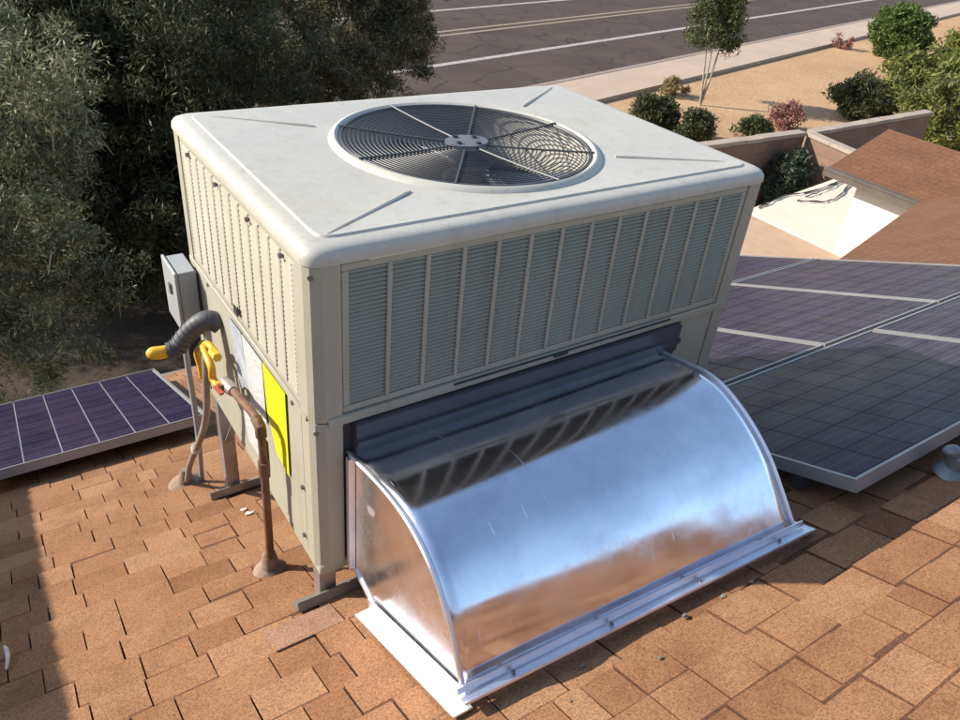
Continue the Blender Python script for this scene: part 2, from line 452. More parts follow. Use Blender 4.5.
# ------------------------------------------------------------------ main roof
XL, XR = -4.5, 13.0
b = MB()
plan = [(XL, RIDGE), (XR, RIDGE), (XR, 2.35), (7.34, 2.35), (3.86, 1.20), (3.86, EAVE), (XL, EAVE)]
b.prism([rp(x, y, -.10) for x, y in plan], NO * .10)
roof = struct(obj('roof', b, 'far_roof_x'), 'orange brown shingled house roof falling away from the camera')
b = MB(); back = [(XL, RIDGE), (XR, RIDGE)]
q = [rp(XL, RIDGE, -.1), rp(XR, RIDGE, -.1), rp(XR, RIDGE, -.1) + Vector((0, -5, -2)), rp(XL, RIDGE, -.1) + Vector((0, -5, -2))]
b.prism([p + Vector((0, 0, .04)) for p in q], Vector((0, -.371, .928)) * .07)
obj('rear_slope', b, 'far_roof_x', roof)
b = MB()
for k in range(90):
    x = XL + k * .2
    b.add([rp(x, RIDGE + .12, .014), rp(x + .215, RIDGE + .12, .020), Vector((x + .215, RIDGE, rz(RIDGE) + .045)), Vector((x, RIDGE, rz(RIDGE) + .038)),
           Vector((x + .215, RIDGE - .12, rz(RIDGE) - .02)), Vector((x, RIDGE - .12, rz(RIDGE) - .026))], [(0, 1, 2, 3), (3, 2, 4, 5)])
rc = obj('ridge_caps', b, 'shingle', roof); rc['kind'] = 'stuff'
b = MB(); b.box((XL, EAVE, rz(EAVE) - .20), (3.86, EAVE + .03, rz(EAVE) + .012)); obj('fascia', b, 'fascia', roof)
b = MB(); b.bar(rp(3.875, 1.1, -.07), rp(3.875, EAVE, -.07), .03, .17, NO); obj('rake_board', b, 'fascia', roof)

# house body below the roof
hb = empty('house', (0, 0, G))
b = MB(); b.box((XL + .3, -6.9, G), (3.5, 2.2, -2.02)); obj('wall', b, 'tan_stucco', hb)
b = MB(); b.box((3.52, -6.9, G), (12.6, .55, -2.02)); obj('wall', b, 'tan_stucco', hb)
tag(hb, 'tan stucco walls of the house beneath the orange shingled roof', 'house')

# ------------------------------------------------------------------ shingles
EXP = .102                              # exposed length of a course, measured down the slope
cT = Matrix.LocRotScale(cam.location, cam.rotation_euler, None).inverted()
def px(p):
    q = cT @ Vector(p)
    if q.z > -.05: return None
    return (480 + 762.02 * q.x / -q.z, 360 - 762.02 * q.y / -q.z, -q.z)
WID = [.062, .082, .104, .128, .155, .19]
def tab_geo(w, thick, band):
    L = EXP + .028
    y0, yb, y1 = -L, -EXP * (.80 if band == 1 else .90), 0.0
    def top(y): return .0045 + (.0105 + thick - .0045) * (y + L) / L
    g = .0017
    h = w / 2 - g
    vs = [(-h, y0, top(y0)), (h, y0, top(y0)), (-h, yb, top(yb)), (h, yb, top(yb)), (-h, y1, top(y1)), (h, y1, top(y1)),
          (-h, y0, 0.0), (h, y0, 0.0), (-h, y1, .001), (h, y1, .001)]
    fs = [(0, 1, 3, 2), (2, 3, 5, 4), (4, 5, 9, 8), (0, 2, 4, 8, 6), (1, 7, 9, 5, 3)]
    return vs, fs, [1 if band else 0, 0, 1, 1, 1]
TABM = {}
def tab_mesh(wi, ti, bd):
    k = (wi, ti, bd)
    if k not in TABM:
        vs, fs, mi = tab_geo(WID[wi], (.0, .0045)[ti], bd)
        me = bpy.data.meshes.new('shingle'); me.from_pydata(vs, [], fs)
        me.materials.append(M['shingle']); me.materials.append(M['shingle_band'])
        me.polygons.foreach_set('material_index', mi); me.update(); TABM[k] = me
    return TABM[k]
tabs = []
ys = EAVE + .02
dy = EXP * math.cos(A)
row = 0
while ys > RIDGE + .1:
    x = -1.15 - random.random() * .25
    xe = 4.0
    tall = 0
    while x < 3.84:
        wi = random.choices(range(6), [1, 2, 3, 3, 2, 1.5])[0]
        w = WID[wi]
        tall = 1 - tall if random.random() < .8 else tall
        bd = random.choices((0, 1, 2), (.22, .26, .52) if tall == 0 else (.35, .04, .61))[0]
        if x + w > 3.86: break
        tabs.append((x + w / 2, ys, wi, tall, bd))
        x += w
    ys -= dy; row += 1
def blocked(p):
    x, y = p[0], p[1]
    if 1.2 < x < 3.8 and -.5 < y < 2.2: return True
    if -.66 < x < .1 and 1.5 < y < 2.4: return True
    if .1 < x < .95 and -.5 < y < 1.2: return True
    return False
scored = []
for t in tabs:
    c = rp(t[0], t[1] - dy / 2); s = px(c); sc = -1
    if s and -25 < s[0] < 985 and -10 < s[1] < 745 and not blocked(c) and not (s[0] > 330 and s[1] < 420) and not (200 < s[0] < 720 and s[1] < 470):
        sc = WID[t[2]] / s[2] ** 2
    scored.append((sc, t))
scored.sort(key=lambda a: -a[0])
single = [t for s, t in scored[:300] if s > 0]
rest = [t for s, t in scored if t not in set(single)]
for (x, y, wi, ti, bd) in single:
    o = bpy.data.objects.new('shingle', tab_mesh(wi, ti, bd)); COL.objects.link(o); o.parent = roof
    o.location = rp(x, y, .001 + random.random() * .0012)
    o.rotation_euler = (-A, 0, random.uniform(-.012, .012))
V, F, MI = [], [], []
Rm = Matrix.Rotation(-A, 3, 'X')
for (x, y, wi, ti, bd) in rest:
    vs, fs, mi = tab_geo(WID[wi], (.0, .0045)[ti], bd); o = len(V); c = rp(x, y, .001 + random.random() * .0012)
    V += [c + Rm @ Vector(v) for v in vs]; F += [tuple(i + o for i in f) for f in fs]; MI += mi
me = bpy.data.meshes.new('shingle_courses'); me.from_pydata(V, [], F)
me.materials.append(M['shingle']); me.materials.append(M['shingle_band']); me.polygons.foreach_set('material_index', MI); me.update()
link('shingle_courses', me, roof)['kind'] = 'stuff'

# sealed pale strip of a replaced shingle near the front leg
b = MB(); b.bar(rp(-.145, -.070, .0155), rp(.012, -.070, .0155), .090, .003, NO); obj('pale_shingle', b, 'shingle_pink', roof)['label'] = 'pale pinkish replacement shingle strip'

# unseen wall added left of the frame to cast the shadow along the left edge
b = MB(); hgt = 1.15
px0, px1 = -1.85, -1.62
b.prism([rp(px0, -1.0, .016) , rp(px1, -1.0, .016), rp(px1, 2.55, .016), rp(px0, 2.55, .016)], (0, 0, hgt))
pw = obj('shadow_wall', b, 'tan_stucco'); tag(pw, 'unseen tan stucco wall added at the far left to cast a shadow on the roof', 'wall')

# ------------------------------------------------------------------ porch roof, patio roof and house wing on the right
pr = empty('porch', (6, 3, G))
b = MB(); zz = lambda x: -2.74 + .07 * (7.48 - x)
b.prism([(4.2, .6, zz(4.2) - .1), (7.48, .6, zz(7.48) - .1), (7.48, 4.28, zz(7.48) - .1), (4.2, 4.28, zz(4.2) - .1)], (0, 0, .1)); obj('porch_roof', b, 'peach_roof', pr)
b = MB(); b.box((4.4, .7, G), (7.3, 4.1, -2.86)); obj('wall', b, 'tan_stucco', pr)
tag(pr, 'low flat peach coloured porch roof behind the solar panels', 'porch')
pt = empty('patio', (9, 3.8, G))
b = MB(); b.prism([(7.485, 2.4, -2.80), (10.9, 2.4, -2.80), (10.9, 4.86, -2.80), (7.485, 4.38, -2.80)], (0, 0, .08)); obj('patio_roof', b, 'cream_roof', pt, bevel=.01)
b = MB(); b.box((7.7, 2.5, G), (10.7, 4.2, -2.81)); obj('wall', b, 'stucco', pt)
tag(pt, 'flat cream coated patio roof below the white wall', 'patio roof')
b = MB()
def wob(pts, n=10):
    P = [Vector(p) for p in pts]; out = []
    for i in range(len(P) - 1):
        p0, p1, p2, p3 = P[max(i-1, 0)], P[i], P[i+1], P[min(i+2, len(P)-1)]
        for k in range(n):
            t = k / n
            out.append(.5 * ((2*p1) + (p2-p0)*t + (2*p0-5*p1+4*p2-p3)*t*t + (-p0+3*p1-3*p2+p3)*t**3))
    out.append(P[-1]); return out
hz = -2.708  # thin dark tubes below stand in for shadow lines along the roof edge
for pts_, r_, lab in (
    ([(7.695, 4.348), (8.032, 4.429), (8.45, 4.50), (8.841, 4.47), (9.489, 4.53), (9.814, 4.60), (10.31, 4.70)], .013, 'long dark strand standing for shadow along the far edge of the cream patio roof'),
    ([(8.418, 4.317), (8.607, 4.208), (8.879, 4.141), (9.146, 4.188), (9.663, 4.385), (10.295, 4.613)], .012, 'bent dark strand standing for shadow, nearest the camera on the cream patio roof'),
    ([(8.689, 4.361), (9.062, 4.411), (9.474, 4.470), (10.0, 4.60)], .011, 'short dark strand standing for shadow between the other two on the cream patio roof')):
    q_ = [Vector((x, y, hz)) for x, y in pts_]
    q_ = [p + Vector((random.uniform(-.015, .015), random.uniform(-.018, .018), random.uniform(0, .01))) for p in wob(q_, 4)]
    tag(obj('patio_shadow_line', MB().tube(q_, [r_ * random.uniform(.35, 1.0) for _ in q_], 6), 'shadow_black', smooth=True), lab, 'shadow_line', 'shadow strands on the patio roof')

wg = empty('house_wing', (8.3, 1.5, G))
ex, ez, rx, rzz, ge = 7.36, -1.815, 8.28, -1.494, 3.41
b = MB(); b.box((7.52, -1.0, G), (9.05, 3.12, -1.86)); b.prism([(7.52, 3.12, -1.86), (9.05, 3.12, -1.86), (8.285, 3.12, -1.56)], (0, -4.1, 0)); obj('wall', b, 'stucco', wg)
b = MB(); b.prism([(ex, ge, ez), (rx, ge, rzz), (rx, ge, rzz - .07), (ex, ge, ez - .07)], (0, -5.2, 0))
rf = obj('roof', b, 'far_roof_y', wg)
b = MB(); b.prism([(2*rx - ex, ge, ez), (rx, ge, rzz), (rx, ge, rzz - .07), (2*rx - ex, ge, ez - .07)], (0, -5.2, 0)); obj('roof', b, 'far_roof_y', wg)
b = MB(); b.box((ex - .09, 1.9, ez - .085), (ex - .003, ge, ez - .004)); b.box((ex - .10, 1.9, ez - .02), (ex - .085, ge, ez + .004)); obj('gutter', b, 'gutter', rf)
tag(wg, 'white walled house wing with brown shingled gable roof and dark gutter', 'house')

# ------------------------------------------------------------------ block fence
def fence(label, p, q, top, parts=1):
    p, q = Vector((*p, 0)), Vector((*q, 0)); r = empty('block_wall', ((p.x + q.x)/2, (p.y + q.y)/2, G))
    b = MB(); d = (q - p).normalized()
    b.bar(Vector((p.x, p.y, (G + top - .06)/2)), Vector((q.x, q.y, (G + top - .06)/2)), .13, top - .06 - G); obj('wall', b, 'block', r)
    n = max(1, int((q - p).length / .34)); st = (q - p) / n
    me = None
    for k in range(n):
        a = p + st*k + d*.004; e = p + st*(k+1) - d*.004
        b = MB(); z = top - .03 + random.uniform(-.004, .004)
        b.bar((a.x, a.y, z), (e.x, e.y, z), .17, .058); obj('cap_block', b, 'fence_cap', r)
    tag(r, label, 'wall', 'block walls round the yard'); return r
fence('brown block wall in shade behind the unit, left of the wall corner', (5.5, 6.12), (10.72, 6.0), -2.5)
fence('sunlit pink brown return of the block wall running toward the house', (10.80, 5.90), (10.62, 4.92), -2.5)
fence('brown block wall in shade beyond the brown gable, right of the wall corner', (10.90, 5.96), (14.6, 6.08), -2.5)

# ------------------------------------------------------------------ vegetation
def leaves(centers, radii, per, size, aspect=.5, droop=0.0, seed=1, shell=.0):
    """numpy: n small leaf quads scattered round cluster centres"""
    g = np.random.default_rng(seed)
    C = np.repeat(np.asarray(centers, float), per, 0); r = np.repeat(np.asarray(radii, float), per)
    d = g.normal(size=C.shape); d /= np.linalg.norm(d, axis=1, keepdims=True)
    rad = r * g.random(len(C)) ** (1/2.2)
    P = C + d * rad[:, None] * np.array([1, 1, .8]); P[:, 2] -= droop * r * g.random(len(C))
    ax = g.normal(size=C.shape) + np.array([0, 0, .25]) + d * .5; ax /= np.linalg.norm(ax, axis=1, keepdims=True)
    u = g.normal(size=C.shape); u -= ax * (u * ax).sum(1, keepdims=True); u /= np.linalg.norm(u, axis=1, keepdims=True)
    s = size * g.uniform(.55, 1.35, len(C))[:, None]
    V = np.stack([P - ax*s, P + u*s*aspect*.5 - ax*s*.1, P + ax*s, P - u*s*aspect*.5 - ax*s*.1], 1).reshape(-1, 3)
    return V
def leaf_obj(name, V, m, parent):
    n = len(V) // 4; V = V - np.array(worg(parent))
    me = bpy.data.meshes.new(name); me.vertices.add(len(V)); me.vertices.foreach_set('co', V.astype(np.float32).ravel())
    me.loops.add(n * 4); me.loops.foreach_set('vertex_index', np.arange(n * 4, dtype=np.int32))
    me.polygons.add(n); me.polygons.foreach_set('loop_start', np.arange(0, n*4, 4, dtype=np.int32))
    me.materials.append(M[m]); me.update(calc_edges=True); me.validate()
    o = link(name, me, parent); return o
def crown_clusters(c, rad, n, seed, inner=.35, lump=0.28):
    g = np.random.default_rng(seed)
    d = g.normal(size=(n, 3)); d /= np.linalg.norm(d, axis=1, keepdims=True)
    r = inner + (1 - inner) * g.random(n) ** .6
    ph = g.random(6) * 6.28
    wave = 1 + lump * (np.sin(d[:, 0]*4 + ph[0]) * np.sin(d[:, 1]*4 + ph[1]) + .6*np.sin(d[:, 2]*6 + ph[2]))
    return np.array(c) + d * (r * wave)[:, None] * np.array(rad)
def limbs(b, base, targets, r0, g, wig=.12):
    base = Vector(base)
    for t in targets:
        t = Vector(t); n = 7; pts = []
        for k in range(n + 1):
            f = k / n; p = base.lerp(t, f)
            p += Vector((g.normal(), g.normal(), g.normal()*.5)) * wig * math.sin(math.pi * f)
            p.z += .15 * math.sin(math.pi * f) * (t - base).length * .4
            pts.append(p)
        b.tube(pts, [r0 * (1 - .85 * k / n) for k in range(n + 1)], 6)
def tree(name, label, cat, base, crown, m, nclus, per, size, crad, seed, bark='bark', group=None, nl=9, r0=.09, trunks=None, extra=None, aspect=.45, inner=.35, twig=0):
    r = empty(name, base); g = np.random.default_rng(seed)
    C = np.concatenate([crown_clusters(c, rr, int(nclus * w), seed + i, inner) for i, (c, rr, w) in enumerate(crown)])
    b = MB()
    if trunks:
        for tp in trunks:
            b.tube(wob([base] + tp, 5), [r0 * (1 - .55 * k / (5 * len(tp))) for k in range(5 * len(tp) + 1)], 7)
    else:
        cz = tuple(np.mean([k[0] for k in crown], 0)); mid = (Vector(base) * .45 + Vector(cz) * .55); mid.z = min(mid.z, cz[2])
        b.tube(wob([base, Vector(base).lerp(mid, .5) + Vector((.08, .05, 0)), mid], 6), [r0 * (1.5 - .6*k/12) for k in range(13)], 8)
        limbs(b, mid, C[g.choice(len(C), nl, replace=False)], r0 * .7, g)
    obj('trunk', b, bark, r, smooth=True)
    if twig:
        b = MB(); idx = g.choice(len(C), twig)
        for i in idx:
            p = Vector(C[i]); d = Vector(g.normal(size=3)) ; d.normalize(); L = crad * g.uniform(.8, 1.9)
            q1 = p + d*L*.5 + Vector((0, 0, .04)); q2 = p + d*L + Vector((0, 0, -.06*g.random()))
            b.tube([p, q1, q2], [.009, .006, .003], 4)
        obj('twigs', b, 'pale_bark', r)['kind'] = 'stuff'
    V = leaves(C, crad * g.uniform(.6, 1.3, len(C)), per, size, aspect, seed=seed + 50)
    leaf_obj('crown', V, m, r)
    if extra:
        m2, frac = extra
        C2 = C[g.choice(len(C), int(len(C) * frac), replace=False)]
        leaf_obj('crown', leaves(C2, crad * g.uniform(.5, 1.1, len(C2)), per // 2, size * 1.05, aspect, seed=seed + 77), m2, r)
    return tag(r, label, cat, group)
grp = 'trees beyond the eave'
def lobes(c, rad, n, r0, r1, seed):
    g = np.random.default_rng(seed); out = []
    for _ in range(n):
        d = g.normal(size=3); d /= np.linalg.norm(d); f = .35 + .65 * g.random() ** .5
        r = g.uniform(r0, r1); p = np.array(c) + d * f * np.array(rad)
        out.append((tuple(p), (r, r, r * .75), 1.0 / n))
    return out
tree('olive_tree', 'large grey green olive tree at the left edge behind the solar panel', 'tree', (-1.3, 5.3, G),
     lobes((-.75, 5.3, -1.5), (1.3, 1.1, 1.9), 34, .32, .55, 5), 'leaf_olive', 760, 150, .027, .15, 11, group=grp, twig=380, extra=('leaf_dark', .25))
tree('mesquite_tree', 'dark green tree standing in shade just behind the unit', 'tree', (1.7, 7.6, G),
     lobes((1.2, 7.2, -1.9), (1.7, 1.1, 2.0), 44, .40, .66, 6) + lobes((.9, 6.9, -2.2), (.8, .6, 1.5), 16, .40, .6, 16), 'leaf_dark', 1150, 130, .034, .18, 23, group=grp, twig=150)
tree('mesquite_tree', 'brownish olive tree with broad crown beside the road', 'tree', (4.0, 9.8, G),
     lobes((4.0, 9.5, -1.5), (1.9, 1.2, 1.0), 34, .40, .66, 8), 'leaf_brown', 700, 130, .036, .19, 37, group=grp, twig=120, extra=('leaf_dark', .4))

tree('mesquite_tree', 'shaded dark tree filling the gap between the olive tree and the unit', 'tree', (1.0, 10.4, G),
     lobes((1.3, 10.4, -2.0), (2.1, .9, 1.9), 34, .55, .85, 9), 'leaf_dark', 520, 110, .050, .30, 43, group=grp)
tree('olive_tree', 'dense unseen olive tree added left of the picture to shade the side yard', 'tree', (-3.2, 10.6, G),  # unseen tree, added to throw shade on the ground
     [((-3.0, 10.5, -1.2), (2.0, 1.8, 2.0), 1)], 'leaf_dark', 300, 90, .07, .32, 29, group=grp)
tree('young_tree', 'slender three stemmed young tree standing in the gravel yard', 'tree', (14.9, 11.6, G),
     [((15.28, 11.98, -1.75), (.70, .70, .95), 1)], 'leaf_green', 130, 80, .050, .22, 41, 'pale_bark', nl=0, r0=.032, aspect=.6, extra=('leaf_dark', .4),
     trunks=[[(14.82, 11.64, -3.2), (14.85, 11.85, -2.2)], [(14.95, 11.65, -3.2), (15.15, 11.9, -2.1)], [(15.02, 11.58, -3.2), (15.45, 11.85, -2.1)]])
def bush(label, base, rad, m, seed, n=60, per=90, size=.05, crad=.16, name='desert_bush', cat='bush', grp='bushes in the gravel yard', lump=.2, extra=None, aspect=.55):
    r = empty(name, base); g = np.random.default_rng(seed)
    c = (base[0], base[1], base[2] + rad[2] * .85)
    C = crown_clusters(c, rad, n, seed, .45, lump); C[:, 2] = np.maximum(C[:, 2], base[2] + .08)
    b = MB(); limbs(b, base, C[g.choice(n, 6, replace=False)], .03, g, .04); obj('stem', b, 'bark', r)
    leaf_obj('foliage', leaves(C, crad * g.uniform(.7, 1.3, n), per, size, aspect, seed=seed + 3), m, r)
    if extra: leaf_obj('foliage', leaves(C[::2], crad * g.uniform(.7, 1.3, len(C[::2])), per // 2, size, aspect, seed=seed + 4), extra, r)
    return tag(r, label, cat, grp)
bush('large dark rounded bush just above the right edge of the unit lid', (12.25, 10.55, G), (.50, .48, .36), 'leaf_dark', 61, 80, extra='leaf_green')
bush('smaller dark round bush between the large bush and the wall', (12.48, 9.55, G), (.34, .34, .32), 'leaf_dark', 62, 50, extra='leaf_green')
bush('low olive bush just behind the block wall', (14.05, 9.27, G), (.32, .32, .22), 'leaf_green', 63, 45)
bush('dusty pink red shrub beside the low olive bush', (15.35, 9.45, G), (.36, .34, .30), 'leaf_pink', 64, 34, 60)
bush('tiny dry yellowish tuft behind the young tree', (14.9, 12.5, G), (.42, .3, .22), 'leaf_dry', 65, 24, 50, .05, .12, cat='shrub')
bush('small brown weed far out in the open gravel', (27.0, 15.9, G), (.4, .4, .22), 'leaf_pink', 66, 16, 40, .06, .14, cat='shrub')
bush('clipped barrel shaped bright green bush near the pavement', (27.7, 14.3, G), (1.0, .95, .92), 'leaf_clip', 67, 240, 120, .075, .22, 'clipped_bush', lump=.02, aspect=.7)
bush('dark green spreading bush left of the yellow green shrubs', (18.4, 9.4, G), (.95, .8, .55), 'leaf_dark', 68, 90, 80, .07, .24, extra='leaf_green')
bush('big yellow green shrub leaning over the block wall beside the gable', (19.5, 8.6, G), (1.15, 1.1, .92), 'leaf_bright', 69, 130, 90, .075, .28, extra='leaf_dark')
bush('tall light green shrub at the right edge of the yard', (25.4, 10.5, G), (.95, 1.0, 1.25), 'leaf_bright', 70, 120, 80, .085, .30)
bush('sprawling olive shrub low behind the brown gable roof', (18.0, 7.2, G), (1.3, .8, .8), 'leaf_bright', 72, 90, 80, .07, .26, extra='leaf_brown')
bush('blue green bush growing against the shaded block wall', (10.15, 5.62, G), (.42, .3, .75), 'leaf_blue', 71, 70, 70, .05, .15, extra='leaf_dark')

# ------------------------------------------------------------------ solar panels
CELL = .1165; PIT = .1215
def slab_mesh(name, hx, hy, t, mats):
    return MB().box((-hx, -hy, -t), (hx, hy, 0)).mesh(name, mats=mats)
cell_me = slab_mesh('cell', CELL/2, CELL/2, .002, ('cell',))
def solar_panel(label, x0, x1, y0, y1, cols, rows, h=.10, group='solar panels on the roof'):
    """x0..x1 across the roof, y0..y1 measured in plan; top of the frame h above the shingles"""
    ctr = rp((x0 + x1)/2, (y0 + y1)/2, h)
    r = empty('solar_panel', ctr); r.rotation_euler = (-A, 0, 0)
    hx, hy = (x1 - x0)/2, (y1 - y0)/2 / math.cos(A)
    def part(name, mb, m, p=r):
        me = mb.mesh(name, mats=(m,)); return link(name, me, p)
    fw = .009
    b = MB(); b.box((-hx, -hy, -.036), (hx, -hy + fw, 0)); b.box((-hx, hy - fw, -.036), (hx, hy, 0))
    b.box((-hx, -hy + fw, -.036), (-hx + fw, hy - fw, 0)); b.box((hx - fw, -hy + fw, -.036), (hx, hy - fw, 0)); part('frame', b, 'frame')
    b = MB(); b.box((-hx + fw, -hy + fw, -.012), (hx - fw, hy - fw, -.006)); part('backsheet', b, 'backsheet')
    px_, py_ = (2*hx - 2*fw - .012) / cols, (2*hy - 2*fw - .012) / rows
    for i in range(cols):
        for j in range(rows):
            o = bpy.data.objects.new('cell', cell_me); COL.objects.link(o); o.parent = r
            o.location = (-hx + fw + .006 + px_*(i + .5), -hy + fw + .006 + py_*(j + .5), -.0035)
            o.scale = ((px_ - (.0060 if rows > cols else .0030)) / CELL, (py_ - .0035) / CELL, 1)
    for s in (-.55, .55):
        b = MB(); b.box((-hx - .004, hy*s - .015, -.070), (hx + .004, hy*s + .015, -.038)); rl = part('rail', b, 'rail')
        for sx in (-.7, .7):
            b = MB(); b.box((hx*sx - .02, hy*s - .03, -h + .004), (hx*sx + .02, hy*s + .03, -h + .012)); b.box((hx*sx - .014, hy*s - .021, -h + .012), (hx*sx + .014, hy*s - .0155, -.045)); part('roof_foot', b, 'rail', rl)
    return tag(r, label, 'solar panel', group)
solar_panel('dark solar panel on the left with pale grid lines', -.67, .128, 1.42, 2.475, 6, 9)
solar_panel('nearest solar panel beside the curved duct, one corner toward the camera', 1.165, 2.42, -.555, .105, 9, 6)
solar_panel('solar panel cut off by the right edge, next to the nearest panel', 2.435, 3.69, -.555, .105, 9, 6)
solar_panel('solar panel right beside the unit, in the second row', 1.335, 2.147, .13, 1.175, 6, 9)
solar_panel('middle solar panel of the second row', 2.159, 2.975, .13, 1.175, 6, 9)
solar_panel('farthest solar panel of the second row, nearest the brown gable', 2.987, 3.79, .13, 1.175, 6, 9)
solar_panel('farthest solar panel, in the back row just below the porch roof', 2.987, 3.79, 1.195, 2.24, 6, 9)

# ------------------------------------------------------------------ the packaged unit
W, D, H, ZS = 1.22, .851, .752, -.338
U = empty('air_conditioner', (W/2, D/2, -H))
tag(U, 'large beige rooftop air conditioning unit with louvred sides and top fan grille', 'air conditioner')
FX, FY, FR = .588, .418, .325
OV = .003
def sdf(x, y, ins, r):
    hx, hy = (W + 2*OV)/2 - ins, (D + 2*OV)/2 - ins
    qx, qy = abs(x - W/2) - hx + r, abs(y - D/2) - hy + r
    return math.hypot(max(qx, 0), max(qy, 0)) + min(max(qx, qy), 0) - r
def hitrect(th, ins, r):
    lo, hi = .05, 2.0; c, s = math.cos(th), math.sin(th)
    for _ in range(34):
        m_ = (lo + hi)/2
        if sdf(FX + c*m_, FY + s*m_, ins, r) < 0: lo = m_
        else: hi = m_
    return lo
N = 288
loops = [('c', .294, -.10), ('c', .300, -.02), ('c', .304, .026), ('c', .309, .044), ('c', .317, .049), ('c', .326, .046), ('c', .332, .038),
         ('m', .10, .0405), ('r', .047, .0425, .026), ('r', .0435, .0425, .028), ('r', .0405, .0385, .030), ('r', .026, .0378, .032), ('r', .014, .0355, .032), ('r', .006, .0310, .032), ('r', .0015, .0235, .032), ('r', 0, .0140, .032),
         ('r', 0, .006, .032), ('r', .004, .004, .030), ('r', .008, .010, .028)]
vs, fs = [], []
rect = [hitrect(2*math.pi*k/N, .047, .026) for k in range(N)]
for L in loops:
    for k in range(N):
        th = 2*math.pi*k/N
        if L[0] == 'c': rr = L[1]
        elif L[0] == 'm': rr = .332 + (rect[k] - .332) * .5
        else: rr = hitrect(th, L[1], L[3])
        vs.append((FX + math.cos(th)*rr, FY + math.sin(th)*rr, L[2]))
for i in range(len(loops) - 1):
    for k in range(N):
        fs.append((i*N + k, i*N + (k+1) % N, (i+1)*N + (k+1) % N, (i+1)*N + k))
b = MB(); b.add(vs, [f[::-1] for f in fs])
lid = obj('top_cover', b, 'lid', U, smooth=True)
for (p, q) in (((.058, .048), (.300, .180)), ((.925, .645), (1.150, .795)), ((.885, .205), (1.140, .075)), ((.085, .780), (.290, .640))):
    pts = wob([(p[0], p[1], .0408), ((p[0]+q[0])/2, (p[1]+q[1])/2, .0408), (q[0], q[1], .0408)], 4)
    obj('pressed_bead', MB().tube(pts, [.003, .004, .004, .004, .004, .004, .004, .004, .002], 8), 'lid', lid, smooth=True)

# corner posts
for (cx, cy, sx, sy) in ((0, 0, 1, 1), (W, 0, -1, 1), (0, D, 1, -1), (W, D, -1, -1)):
    for z0, z1, nm in ((ZS + .002, .006, 'corner_post'), (-H, ZS - .002, 'corner_post')):
        ch = .026
        poly = [(cx, cy + sy*ch), (cx + sx*.007, cy + sy*.009), (cx + sx*ch, cy), (cx + sx*.062, cy), (cx + sx*.062, cy + sy*.012), (cx + sx*.03, cy + sy*.03), (cx + sx*.012, cy + sy*.062), (cx, cy + sy*.062)]
        if sx * sy < 0: poly = poly[::-1]
        o = obj(nm, MB().prism([(x, y, z0) for x, y in poly], (0, 0, z1 - z0)), 'paint', U)
        b = MB(); c_ = Vector((cx + sx*.011, cy + sy*.011, z1 - .022)); nn = Vector((-sx, -sy, 0)).normalized()
        b.tube([c_ - nn*.004, c_ + nn*.005], .0055, 8); obj('screw', b, 'screw', o)

# louvred guards: frame, upright ribs, and one set of blades per bay
def guard(face, u0, u1, z0, z1, n, name, lo=.36, din=.010, pit0=.0118):
    """face 'front' (y=0), 'left' (x=0), 'right', 'back'; u runs along the face"""
    def P(u, d, z):   # d = depth outwards
        return {'front': (u, -d, z), 'left': (-d, u, z), 'right': (W + d, u, z), 'back': (u, D + d, z)}[face]
    def bx(mb, ua, ub, da, db, za, zb):
        a, c = P(ua, da, za), P(ub, db, zb); mb.box([min(i, j) for i, j in zip(a, c)], [max(i, j) for i, j in zip(a, c)])
    b = MB(); e = .016
    bx(b, u0, u1, -.012, -.002, z1 - e, z1); bx(b, u0, u1, -.012, -.002, z0, z0 + e)
    bx(b, u0, u0 + e, -.012, -.002, z0 + e, z1 - e); bx(b, u1 - e, u1, -.012, -.002, z0 + e, z1 - e)
    pan = obj(name, b, 'paint', U, bevel=.002, seg=1)
    pit = (u1 - u0 - 2*e) / n
    for k in range(1, n):
        c = u0 + e + pit*k; b = MB(); bx(b, c - .0055, c + .0055, -.010, (.0005 if face == 'front' else -.0006), z0 + e - .002, z1 - e + .002); obj('rib', b, 'paint', pan, bevel=.002, seg=1)
    nz = int((z1 - z0 - 2*e) / pit0); pz = (z1 - z0 - 2*e) / nz
    for k in range(n):
        ua = u0 + e + pit*k + (.0065 if k else 0); ub = u0 + e + pit*(k+1) - (.0065 if k < n-1 else 0)
        b = MB()
        for j in range(nz):
            z = z0 + e + pz*j
            q = [P(ua, -din, z + pz*.98), P(ub, -din, z + pz*.98), P(ub, -.001, z + pz*lo), P(ua, -.001, z + pz*lo)]
            q2 = [P(ua, -din - .0015, z + pz*.92), P(ub, -din - .0015, z + pz*.92), P(ub, -.0025, z + pz*(lo-.06)), P(ua, -.0025, z + pz*(lo-.06))]
            b.add(q + q2, [(0, 1, 2, 3), (7, 6, 5, 4), (3, 2, 6, 7), (1, 0, 4, 5)])
        obj('louvre_bay', b, 'paint', pan)
    b = MB(); bx(b, u0 + e, u1 - e, -.035, -.020, z0 + .005, z1 - .005); obj('coil', b, 'coil', pan)
    b = MB()
    return pan
guard('front', .064, W - .064, ZS + .012, .003, 13, 'louvre_guard', .50, .008, .0088)
guard('left', .064, D - .064, ZS + .012, .003, 12, 'louvre_guard', .06, .0040, .0105)
b = MB(); b.box((W - .014, .064, ZS), (W - .002, D - .064, .005)); obj('side_panel', b, 'paint', U)
b = MB(); b.box((.064, D - .014, ZS), (W - .064, D - .002, .005)); obj('side_panel', b, 'paint', U)
